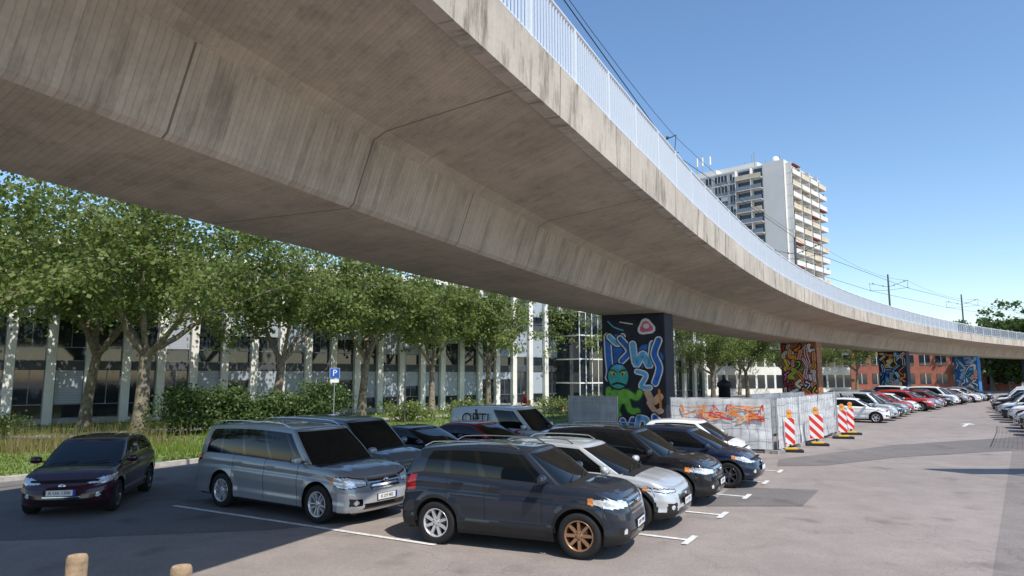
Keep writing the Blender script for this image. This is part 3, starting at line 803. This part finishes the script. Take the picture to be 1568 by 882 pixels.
def tree_mesh(seed,H=11,cr=4.6,th=3.2,tr=.32,nc=210,per=130,size=.20,lm=None,low=.55,sig=.46):
    random.seed(seed); np.random.seed(seed)
    b=MB(); lean=(random.uniform(-.3,.3),random.uniform(-.3,.3))
    tp=[(0,0,-.1),(lean[0]*.2,lean[1]*.2,th*.35),(lean[0]*.6,lean[1]*.6,th*.7),(lean[0],lean[1],th)]
    b.tube(tp,[tr*1.35,tr,tr*.85,tr*.8],12,0)
    cz=(H+th*low)/2+.2; rz=(H-th*low)/2
    ends=[]
    nl=6
    for i in range(nl):
        a=2*math.pi*i/nl+random.uniform(-.4,.4); el=random.uniform(.65,1.25)
        ln=random.uniform(.75,1.0)*cr
        p=Vector(tp[-1])-Vector((0,0,random.uniform(0,.7))); pts=[p]
        d=Vector((math.cos(a)*math.cos(el),math.sin(a)*math.cos(el),math.sin(el)))
        for k in range(4):
            d=(d+Vector((random.gauss(0,.18),random.gauss(0,.18),random.gauss(.05,.12)))).normalized()
            p=p+d*ln*.36; pts.append(p)
            if k>0:
                for _ in range(2):
                    dd=(d+Vector((random.gauss(0,.7),random.gauss(0,.7),random.gauss(.1,.4)))).normalized()
                    q=p+dd*ln*.3; q2=q+(dd+Vector((random.gauss(0,.4),random.gauss(0,.4),0))).normalized()*ln*.25
                    b.tube([p,q,q2],[.06,.04,.015],5,0,False); ends+=[q,q2]
        b.tube(pts,[tr*.5,tr*.4,tr*.28,tr*.18,tr*.08],7,0,False); ends+=pts[2:]
    cs=[tuple(e) for e in ends]
    while len(cs)<nc:
        v=np.random.normal(0,1,3); v/=np.linalg.norm(v); rad=random.uniform(.35,1.0)**.6
        k=1+.22*math.sin(3.1*v[0]+seed)+.16*math.sin(5*v[1]*2+seed*2)+.12*math.sin(7*v[2]+seed)
        x,y,z=v[0]*cr*rad*k,v[1]*cr*rad*k,cz+v[2]*rz*rad*k
        if z<th*low+.4: continue
        cs.append((x+lean[0],y+lean[1],z))
    for c in cs[len(ends)::3]:
        e=min(ends,key=lambda q:(q-Vector(c)).length)
        if (e-Vector(c)).length<3: b.tube([e,Vector(c)],[.025,.008],4,0,False)
    leaves(b,cs,per,sig*cr/4.6,size,1)
    return b.mesh('plane_tree',[M_bark,lm or M_leaf])
TM=[tree_mesh(11,13.6,5.4,4.0,.33,250,76,.20,low=1.02),tree_mesh(23,12.2,4.8,4.0,.27,200,72,.21,low=1.05),tree_mesh(37,10,4.2,3.7,.22,150,66,.22,low=1.05),
    tree_mesh(51,12,5.0,3.2,.3,150,70,.42,M_leaf2,.3)]
def tree(i,x,y,sc=1,rz=None,name='plane_tree',zs=1):
    o=bpy.data.objects.new(name,TM[i]); col.objects.link(o); o.location=(x,y,.1); o.scale=(sc,sc,sc*zs)
    o.rotation_euler=(0,0,rz if rz is not None else random.random()*6.28); return o
random.seed(5)
for i,x,y,sc in ((0,-17.4,32.5,1.0),(0,-23.2,25.6,.98),(1,-9.9,45.5,.98),(2,-1.9,55,.98),(1,-33,20,1.1),(1,-22.5,36.5,1.0),(1,-13.2,38.6,.95),
                 (2,-5.8,50,1.0),(2,5.6,63.5,1.0),(2,11.5,68,1.0),(0,21,72,.75),(2,17,77,1.0),(1,27,79,.85),(2,25,86,1.0),(0,35,88,.8),(1,43,97,.8),(2,33,100,1.0),(2,55,110,1)):
    tree(i,x,y,sc)
random.seed(9)
for i in range(26):
    t=i/25; x=20+150*t+random.uniform(-5,5); y=135+60*math.sin(t*2.2)*.3+random.uniform(-8,8)-30*t
    if 62<x<92: y+=60
    tree(3,x,y,random.uniform(.6,.85),name='distant_tree')
for x,y,s in ((92,132,1.3),(101,131,1.35),(106,137,1.3),(112,128,1.35),(84,140,.9)): tree(3,x,y,s,name='distant_tree')
random.seed(3); np.random.seed(3)
b=MB(); cs=[]
for _ in range(190):
    t=random.random(); hmx=1.5+.35*math.sin(t*9)+.2*math.sin(t*23)
    cs.append((-15.8+6.8*t+random.gauss(0,.45),31.5+4.6*t+random.gauss(0,.5),.3+random.random()**.6*hmx))
leaves(b,cs,100,.33,.13,0)
b.obj('hedge',[M_leaf2])
b=MB(); cs=[(x+random.gauss(0,.6),y+random.gauss(0,.4),.3+random.random()*.8) for (x,y) in ((-6,41),(-3,44),(3,49),(6,52),(-22,29),(8,47),(-25,25)) for _ in range(22)]
leaves(b,cs,70,.3,.14,0); b.obj('shrubs',[M_leaf])

# ------------------------------------------------------------------ office building
M_wh=pmat('pale_render',(.78,.77,.73),.8,var=.08,vscale=1.2,bump=.15)
M_wall=pmat('facade_dark',(.07,.078,.088),.6,var=.15)
M_win=pmat('window_glass',(.02,.028,.038),.05,0,0,.8)
M_fr=pmat('window_frame',(.20,.22,.25),.4,.4)
M_blind=stripes('venetian_blind',(.46,.51,.58),(.30,.34,.40),11,'z',.5)
M_roof=pmat('roof_grey',(.22,.22,.22),.9)
ob=empty('office_building',(-49.8,18.0,0),math.atan2(.64,.77))
b=MB(); Lb=93; bay=1.85
b.box(0,Lb,.02,13,0,10.0,1)
b.box(-.2,Lb+.2,-.5,13.2,10.0,10.4,0)
b.box(0,Lb,-.12,.0,6.75,7.25,1); b.box(0,Lb,-.12,.0,3.15,3.6,1); b.box(0,Lb,-.2,0,0,.45,5)
rnd=random.Random(4)
for i in range(int(Lb/bay)+1):
    x=i*bay
    b.box(x-.22,x+.22,-.42,.01,0,9.98,0)
    if i==int(Lb/bay): break
    xa,xb=x+.22,x+bay-.22
    for z0,z1 in ((.45,3.12),(3.62,6.72),(7.35,9.8)):
        b.box(xa,xb,-.06,.015,z0,z1,2)
        b.box(xa,xa+.05,-.12,-.058,z0,z1,3); b.box(xb-.05,xb,-.12,-.058,z0,z1,3)
        b.box(xa+.05,xb-.05,-.11,-.058,z0,z0+.05,3); zz=z0+.75 if z0<7 else z0+.6
        b.box(xa+.05,xb-.05,-.11,-.058,zz,zz+.05,3); b.box((xa+xb)/2-.02,(xa+xb)/2+.02,-.105,-.058,zz+.05,z1,3)
        r_=rnd.random()
        if r_<(.30 if i<22 else .75):
            zb=z1-(z1-zz)*rnd.choice([.35,.6,1,1,1])+.06
            b.box(xa+.06,xb-.06,-.135,-.122,zb,z1-.02,4)
b.box(70,75.5,-3,0,0,8.6,2)
for k in range(8): b.box(69.95+k*.79,70.02+k*.79,-3.05,-2.98,0,8.6,0)
for k in range(5): b.box(69.9,75.6,-3.06,0,k*2.1,k*2.1+.12,0)
b.obj('facade',[M_wh,M_wall,M_win,M_fr,M_blind,M_kerb,M_fr],ob)

# ------------------------------------------------------------------ tower block
tb=empty('apartment_tower',(66.8,163,0),0)
Ld=Vector((-.73,.683,0)); Rd=Vector((.683,.73,0))
M_tw=pmat('tower_white',(.68,.67,.63),.8,var=.06,vscale=.2)
M_tw2=pmat('tower_light_grey',(.50,.51,.51),.8,var=.06,vscale=.2)
M_tp=pmat('tower_grey_panel',(.20,.24,.28),.7,var=.1)
M_tpan=pmat('balcony_beige',(.60,.52,.38),.8,var=.15,vscale=.5)
M_aw=pmat('awning_red',(.35,.08,.04),.8); M_slab=pmat('tower_mid_grey',(.3,.3,.3),.8)  # second colour is a plain grey for roof box and aerials
MT=Matrix(((Rd.x,Ld.x,0,0),(Rd.y,Ld.y,0,0),(0,0,1,0),(0,0,0,1)))
b=MB(); fh=2.85; nf=19; top=nf*fh+.9; LR=25; LL=29
b.box(0,LR,0,LL,0,top,7,MT)
b.box(-.25,0.0,-.2,5.1,0,top+.6,0,MT); b.box(-.25,3.5,-.22,0.0,0,top+.6,0,MT)
b.box(-.1,LR+.1,-.1,LL+.1,top,top+.35,0,MT)
b.box(6,16,9,20,top+.35,top+3.4,0,MT); b.box(3,7,19,27,top+.35,top+2.6,0,MT); b.box(8,11,2,6,top+.35,top+2.2,3,MT)
rnd=random.Random(8)
for f_ in range(nf):
    z=f_*fh+1.0
    for (y0,y1,k) in ((5.4,7.6,'b'),(8.0,11.6,'b'),(12.4,14.0,'w'),(14.6,18.2,'g'),(18.9,20.8,'w'),(21.4,25.2,'g'),(26.0,28.2,'w')):
        if k=='b':
            b.box(-.06,.01,y0,y1,z+.1,z+2.35,2,MT)
            b.box(-1.5,0,y0-.2,y1+.2,z-.18,z+.0,0,MT); b.box(-1.5,-1.4,y0-.2,y1+.2,z+.002,z+1.0,4 if rnd.random()<.4 else 1,MT)
            b.box(-1.5,0,y1+.2,y1+.32,z,z+fh-.2,0,MT)
        else:
            b.box(-.05,.01,y0,y1,z+.7,z+2.35,2,MT)
            b.box(-.07,-.052,y0,y1,z+.0,z+.68,1,MT)
            for q in np.arange(y0,y1+.1,(y1-y0)/(2 if k=='w' else 4)): b.box(-.11,-.053,q-.05,q+.05,z+.6,z+2.35,0,MT)
            if rnd.random()<.4: b.box(-.10,-.055,y0+.06,(y0+y1)/2-.05,z+.8+rnd.random()*.9,z+2.3,0,MT)
    b.box(-.14,.0,5.2,LL,z-.30,z-.12,0,MT)
    b.box(.8,LR-.5,-.06,.01,z+.1,z+2.35,2,MT)
    for j in range(4):
        xa=.9+j*6.0; xb=xa+5.4
        b.box(xa,xb,-1.9,-.06,z-.2,z,0,MT)
        b.box(xa,xb,-1.9,-1.78,z+.002,z+1.0,rnd.choice([0,0,4,0]),MT)
        b.box(xa-.1,xa+.1,-1.6,-.06,z+.002,z+fh-.22,0,MT)
        b.box(xa+1.8,xa+2.6,-.12,-.062,z+.1,z+2.3,0,MT)
        if rnd.random()<.22: b.box(xa+.3,xb-.3,-2.1,-.9,z+2.25,z+2.32,rnd.choice([4,5]),MT)
        if rnd.random()<.4:
            c=MT@Vector((xa+rnd.uniform(1,4),-1.7,z+1.15)); b.ball(c,.35,.35,.25,rnd.choice([5,6,6]),5)
for (x,y,h) in ((10,12,7),(12,15,6),(5,24,8.5),(5.5,22,7.5),(4.8,25.5,7),(11,5,5.5),(9,8,4.5),(14,3,3.5),(17,2,3),(19,4,3),(20,3,2.8),(2,8,5)):
    p=MT@Vector((x,y,top)); b.tube([p,p+Vector((0,0,h))],.10,5,3)
for (x,y) in ((5,24),(5.5,22),(4.8,25.5)):
    p=MT@Vector((x,y,top+5.2)); b.tube([p,p+Vector((0,0,2.4))],.28,6,0)
p=MT@Vector((2.0,2.5,top+1.6)); b.ball(p,.9,.3,.9,0,8); b.tube([MT@Vector((2,2.5,top)),p],.1,5,3)
b.obj('tower_body',[M_tw,M_tp,M_win,M_slab,M_tpan,M_aw,M_leaf2,M_tw2],tb)
M_brick=pmat('red_brick',(.32,.11,.07),.85,var=.2,vscale=1)
br=empty('brick_building',(68,138,0),R(-12))
b=MB(); b.box(0,30,0,12,0,8,0); b.box(-.3,30.3,-.3,12.3,8,8.5,1)
for k in range(10):
    for z in (1.2,4.8): b.box(1+k*2.9,2.9+k*2.9,-.06,0,z,z+2.0,2); b.box(1.9+k*2.9,1.98+k*2.9,-.1,-.062,z,z+2.0,1)
b.obj('walls',[M_brick,M_wh,M_win],br)
hb=empty('low_office_building',(26,98,0),R(28))
b=MB(); b.box(0,34,0,12,0,7.4,0)
for k in range(17):
    for z in (.9,4.2): b.box(.5+k*2,2.0+k*2,-.06,0,z,z+2.0,1)
b.box(-.2,34.2,-.25,12.2,7.4,7.8,2); b.obj('walls',[M_wh,M_win,M_roof],hb)
hb=empty('terraced_houses',(118,150,0),R(-30))
b=MB(); b.box(0,50,0,10,0,7,0); b.add([(0,0,7),(50,0,7),(50,5,10),(0,5,10),(0,10,7),(50,10,7)],[(0,1,2,3),(3,2,5,4),(0,3,4),(1,5,2)],2)
for k in range(20):
    for z in (1,4): b.box(.8+k*2.45,2+k*2.45,-.06,0,z,z+1.5,1)
b.obj('walls',[M_wh,M_win,M_brick],hb)

# ------------------------------------------------------------------ parked far cars
random.seed(12)
keys=['hatch','panelvan','sedan','estate','crossover','hatch','suv2','sedan','city','estate','van','suv2','hatch','sedan','crossover','estate']
cols=['white','lsilver','black','grey','bred','white','bred','grey','red','black','white','grey','bred','white','silver','black']
s=18.0
for i,(k,c) in enumerate(zip(keys,cols)):
    x,y,th=path(s); off=6.9+random.uniform(-.25,.25)
    X,Y,_=at(s,off,0)
    e=car('parked_car' if 'van' not in k else 'parked_van',k,PT[c],X,Y,-math.degrees(th)+random.uniform(-2,2),(5,False))
    if k=='panelvan': text('XYDEL',.5,M_blk,e,(-.8,-.865,1.34),(R(84),0,0),'van_lettering')
    s+=2.75 if i<4 else 3.4
for i,(k,c) in enumerate(zip(['sedan','estate','hatch','city','suv2','hatch','sedan','van'],['black','black','bred','white','grey','blue','black','white'])):
    X,Y,_=at(16+i*5.2,1.2+.4*(i%3),0)
    if i in (3,): continue
    car('parked_car',k,PT[c],X-.0,Y,-math.degrees(path(16+i*5)[2])+180,(5,False))
for i,(k,c) in enumerate(zip(['suv2','van','hatch','estate','sedan','crossover','hatch','van','suv2','sedan','hatch','suv2','estate','van','sedan','hatch','suv2','hatch','van','sedan','hatch','suv2','van'],
        ['grey','white','blue','silver','black','white','lsilver','white','black','white','white','white','blue','white','silver','white','black','grey','white','silver','red','black','white'])):
    s=-9+i*2.9
    off=float(np.interp(s,[-10,10,22,36,60],[17.6,17.2,16.8,15.2,12.6]))
    X,Y,_=at(s,off+random.uniform(-.15,.15),0)
    car('parked_car',k,PT[c],X,Y,-math.degrees(path(s)[2])+180,(5,False))
car('parked_car','sedan',PT['green'],9.2,33.5,10,(5,False))
car('parked_car','hatch',PT['black'],20.5,45.2,-30,(5,False))

# ------------------------------------------------------------------ construction fence with tarps
M_tarp=pmat('white_tarp',(.54,.55,.56),.7,var=.22,vscale=2.5,bump=.9,bscale=2.2)
M_conc=pmat('concrete_foot',(.33,.32,.30),.9,var=.15)
M_mesh=pmat('fence_steel',(.45,.47,.48),.4,.8)
def fence(p,q,tarp=True,mat=None,name='construction_fence',h=2.0,graf=False):
    p=Vector((*p,0)); q=Vector((*q,0)); d=q-p; L_=d.length; a=math.atan2(d.y,d.x)
    e=empty(name,p,a); b=MB()
    n=max(1,round(L_/3.4)); w_=L_/n
    for i in range(n):
        x0=i*w_+.04; x1=(i+1)*w_-.04
        b.tube([(x0,0,.1),(x0,0,h)],.021,6,0); b.tube([(x1,0,.1),(x1,0,h)],.021,6,0)
        b.tube([(x0,0,h-.02),(x1,0,h-.02)],.018,6,0); b.tube([(x0,0,.16),(x1,0,.16)],.018,6,0)
        if tarp:
            nx,nz=30,12; vs=[];fs=[]
            for jz in range(nz+1):
                for jx in range(nx+1):
                    u,v_=jx/nx,jz/nz
                    yy=-.035-.022*math.sin(u*9+i*2+v_*3)-.014*math.sin(v_*14+u*5)-.025*math.sin(u*23)*v_*(1-v_)
                    vs.append((x0+.03+(x1-x0-.06)*u,yy,.14+(h-.17)*v_+.012*math.sin(u*31)*(v_>.9)))
            for jz in range(nz):
                for jx in range(nx): c=jz*(nx+1)+jx; fs.append((c,c+1,c+nx+2,c+nx+1))
            b.add(vs,fs,1,True)
            k=x0+.15
            while k<x1: b.box(k-.004,k+.004,-.098,-.090,.16,h-.02,0); k+=.30
            for z in (.5,.95,1.4,1.8): b.box(x0,x1,-.098,-.090,z-.004,z+.004,0)
        else:
            k=x0+.15
            while k<x1: b.box(k-.003,k+.003,-.003,.003,.16,h-.02,0); k+=.12
            for z in np.arange(.3,h,.22): b.box(x0,x1,-.003,.003,z-.003,z+.003,0)
        b.box(i*w_-.35,i*w_+.35,-.12,.12,0,.13,2)
    b.box(L_-.35,L_+.35,-.12,.12,0,.13,2)
    b.obj('panels',[M_mesh,mat or M_tarp,M_conc],e)
    if graf:
        mu=Mural(lambda a,c,l:(.35+a,-.099-.0008*l,1.85-c))
        rr=random.Random(31)
        for k in range(22):
            x_=rr.uniform(.1,2.6); z_=rr.uniform(.18,.7)
            pts=[(x_+rr.uniform(-.1,.45)*j,min(max(z_+rr.uniform(-.28,.28),.12),.85)) for j in range(4)]
            pts=[(min(max(p_[0],.1),3.0),p_[1]) for p_ in pts]
            mu.stroke(pts,rr.uniform(.03,.06),rr.choice([9,9,11,6]),1+k*.12)
        mu.b.obj('graffiti',SPR,e)
    return e
M_tarp2=pmat('grey_tarp',(.30,.32,.34),.7,var=.2,vscale=2.5,bump=.6,bscale=2.5)
fence((6.0,26.4),(9.6,25.5),graf=True); fence((9.7,25.5),(15.3,33.0))
fence((2.3,28.6),(4.3,28.0),mat=M_tarp2); fence((15.3,33.0),(17.5,37.5)); fence((10.5,30.5),(15.0,35.5),mat=M_tarp2)
fence((19.75,26.4),(25.3,33.9),False); fence((25.3,33.9),(28.2,38.0),False)
M_rw=stripes('red_white_stripes',(.70,.03,.02),(.78,.78,.76),2.6,'diag')
M_yel=pmat('yellow_plastic',(.75,.45,.02),.4)
def beacon(x,y,deg,wd=.30):
    e=empty('construction_beacon',(x,y,0),R(deg)); b=MB()
    b.box(-.42,.42,-.2,.2,0,.10,2); b.box(-.22,.22,-.14,.14,.102,.16,1)
    b.box(-.03,.03,.02,.06,.16,1.25,2); b.box(-wd/2,wd/2,-.02,.018,.28,1.25,0)
    b.box(-.09,.09,-.03,.07,1.27,1.36,1); b.lathe([(.10,-.035),(.10,.035),(.0,.05)],16,1,'y',(0,.02,1.45)); b.lathe([(.10,-.035),(.0,-.05)],16,3,'y',(0,.02,1.45))
    b.obj('board',[M_rw,M_yel,M_plast,M_amber],e,bevel=.006)
beacon(10.35,25.9,-12,.34); beacon(12.35,28.2,-12,.52); beacon(14.9,31.3,-14,.36); beacon(16.3,33.4,-10,.3); beacon(.9,36.5,20,.3)

M_wood=pmat('weathered_wood',(.33,.235,.145),.85,var=.3,vscale=8,bump=.5,bscale=25)
M_wend=pmat('wood_end_grain',(.40,.29,.18),.85,var=.3,vscale=20)
for (x,y) in ((-4.46,7.3),(-3.2,6.9)):
    b=MB(); b.lathe([(.10,0),(.10,.93),(.096,.97),(.085,.99)],24,0,'z'); b.lathe([(.085,.99),(.04,.995),(0,.996)],24,1,'z')
    b.obj('wooden_bollard',[M_wood,M_wend],None,(x,y,0))

M_sb=pmat('sign_blue',(.01,.10,.45),.4); M_sw=pmat('sign_white',(.8,.8,.8),.4)
e=empty('parking_sign',(-8.5,33,.1),R(15)); b=MB(); b.tube([(0,0,0),(0,0,3.1)],.03,8,0); b.box(-.22,.22,-.05,-.03,2.6,3.06,1); b.box(-.23,.23,-.048,-.028,2.59,3.07,2)
b.box(-.2,.2,-.05,-.03,2.38,2.54,2); b.obj('panel',[M_mesh,M_sb,M_sw],e); text('P',.42,M_sw,e,(0,-.053,2.83),(R(90),0,0))
def lamp(x,y,h):
    e=empty('street_lamp',(x,y,.1)); b=MB(); b.tube([(0,0,0),(0,0,.8),(0,0,h)],[.07,.05,.035],8,0); b.lathe([(.04,h-.05),(.16,h),(.2,h+.25),(.05,h+.38),(0,h+.4)],16,0,'z'); b.obj('pole',[M_steel],e)
lamp(-6.2,40,4.2); lamp(8,55,4.5)
b=MB(); b.lathe([(.0,0),(.45,0),(.42,1.9),(.55,2.0),(.5,2.3),(.0,2.6)],20,0,'z'); b.obj('advertising_column',[M_plast],None,(16,52,0))
e=empty('unseen_shadow_board',(18.2,16.6,0),R(0)); b=MB(); b.tube([(-1.2,0,0),(-1.2,0,6.5)],.1,8,0); b.tube([(1.2,0,0),(1.2,0,6.5)],.1,8,0); b.box(-2.2,2.4,-.1,.1,6.3,8.0,1); b.obj('board',[M_steel,M_sw],e)  # out-of-frame board, added to cast a dark strip across the road

# ------------------------------------------------------------------ people
M_skin=pmat('skin',(.5,.3,.21),.5); M_hair=pmat('hair',(.05,.03,.02),.6)
def person(x,y,z,deg,shirt,trous,name='pedestrian'):
    e=empty(name,(x,y,z),R(deg))
    def skin(nm,V,E,rad,mat,root=0):
        me=bpy.data.meshes.new(nm); me.from_pydata(V,E,[]); o=bpy.data.objects.new(nm,me); col.objects.link(o); o.parent=e
        sk=o.modifiers.new('s','SKIN'); sk.use_smooth_shade=True
        for i,r_ in enumerate(rad): me.skin_vertices[0].data[i].radius=(r_,r_) if not isinstance(r_,tuple) else r_
        me.skin_vertices[0].data[root].use_root=True
        ss_=o.modifiers.new('u','SUBSURF'); ss_.levels=1; ss_.render_levels=1; me.materials.append(mat); return o
    skin('trousers',[(0,0,.95),(0,.10,.88),(.08,.11,.50),(-.02,.11,.08),(0,-.10,.88),(-.02,-.11,.50),(-.18,-.11,.10)],[(0,1),(1,2),(2,3),(0,4),(4,5),(5,6)],[(.16,.12),.095,.065,.045,.095,.065,.045],trous)
    skin('shirt',[(0,0,1.0),(0,0,1.25),(0,0,1.43),(0,.18,1.40),(-.05,.23,1.13),(.02,.24,.95),(0,-.18,1.40),(.06,-.23,1.13),(.16,-.23,.98)],[(0,1),(1,2),(2,3),(3,4),(4,5),(2,6),(6,7),(7,8)],[(.15,.11),(.16,.12),(.12,.10),.065,.045,.038,.065,.045,.038],shirt)
    skin('neck',[(0,0,1.45),(.01,0,1.53)],[(0,1)],[.055,.05],M_skin)
    for sy,hx,hz in ((1,.03,.90),(-1,.19,.93)):
        V=[(hx,sy*.24,hz+.03),(hx+.01,sy*.24,hz-.04)];E=[(0,1)];r_=[.03,.03]
        for k in range(4):
            a=len(V); off=(k-1.5)*.018; ln=(.055,.065,.06,.045)[k]
            V+=[(hx+.01+off,sy*.24,hz-.07),(hx+.015+off,sy*.235,hz-.07-ln*.6),(hx+.01+off,sy*.22,hz-.07-ln)];E+=[(1,a),(a,a+1),(a+1,a+2)];r_+=[.010,.009,.008]
        a=len(V);V+=[(hx+.05,sy*.23,hz-.02),(hx+.06,sy*.22,hz-.06)];E+=[(0,a),(a,a+1)];r_+=[.011,.009]
        skin('hand',V,E,r_,M_skin)
    b=MB(); b.ball((.02,0,1.64),.095,.078,.115,0,12); b.ball((-.012,0,1.675),.10,.086,.10,1,12)
    b.ball((.118,0,1.63),.016,.012,.02,0,6); b.box(.100,.112,-.025,.025,1.588,1.596,3)
    for sy in (-1,1): b.ball((.103,sy*.03,1.655),.01,.012,.008,3,6); b.ball((.01,sy*.08,1.64),.02,.01,.03,0,6)
    for fx,fy in ((.03,.11),(-.12,-.11)): b.ball((fx,fy,.045),.13,.048,.05,2,10,.8)
    b.obj('head_and_shoes',[M_skin,M_hair,M_plast,M_blk],e)
person(-12.4,37.6,.13,-20,pmat('shirt_white',(.7,.7,.68),.8),pmat('trousers_dark',(.03,.035,.05),.8))
person(.75,41,.13,200,pmat('shirt_red',(.5,.03,.03),.8),pmat('trousers_red',(.2,.03,.04),.8))
def bicycle(x,y,deg,m):
    e=empty('bicycle',(x,y,.13),R(deg)); b=MB()
    for cx in (-.52,.52):
        b.tube([(cx+.33*math.cos(t),0,.34+.33*math.sin(t)) for t in np.linspace(0,2*math.pi,25)],.018,6,1,False)
        for k in range(10): b.tube([(cx,0,.34),(cx+.33*math.cos(k*.628),0,.34+.33*math.sin(k*.628))],.003,3,2,False)
    for a,c in (((-.52,0,.34),(-.12,0,.30)),((-.12,0,.30),(-.22,0,.85)),((-.52,0,.34),(-.18,0,.75)),((-.18,0,.75),(.36,0,.80)),((-.12,0,.30),(.36,0,.72)),((.52,0,.34),(.34,0,.98))): b.tube([a,c],.018,6,0)
    b.tube([(.28,-.28,1.0),(.34,0,.98),(.28,.28,1.0)],.014,6,2); b.ball((-.24,0,.9),.13,.07,.035,1,8)
    b.obj('frame',[m,M_blk,M_mesh],e)
bicycle(3.3,44,20,PT['bred']); bicycle(4.3,44.6,30,PT['bred']); bicycle(5.0,45.4,35,PT['black']); bicycle(2.2,43,20,PT['grey'])
print('objects',len(bpy.data.objects))
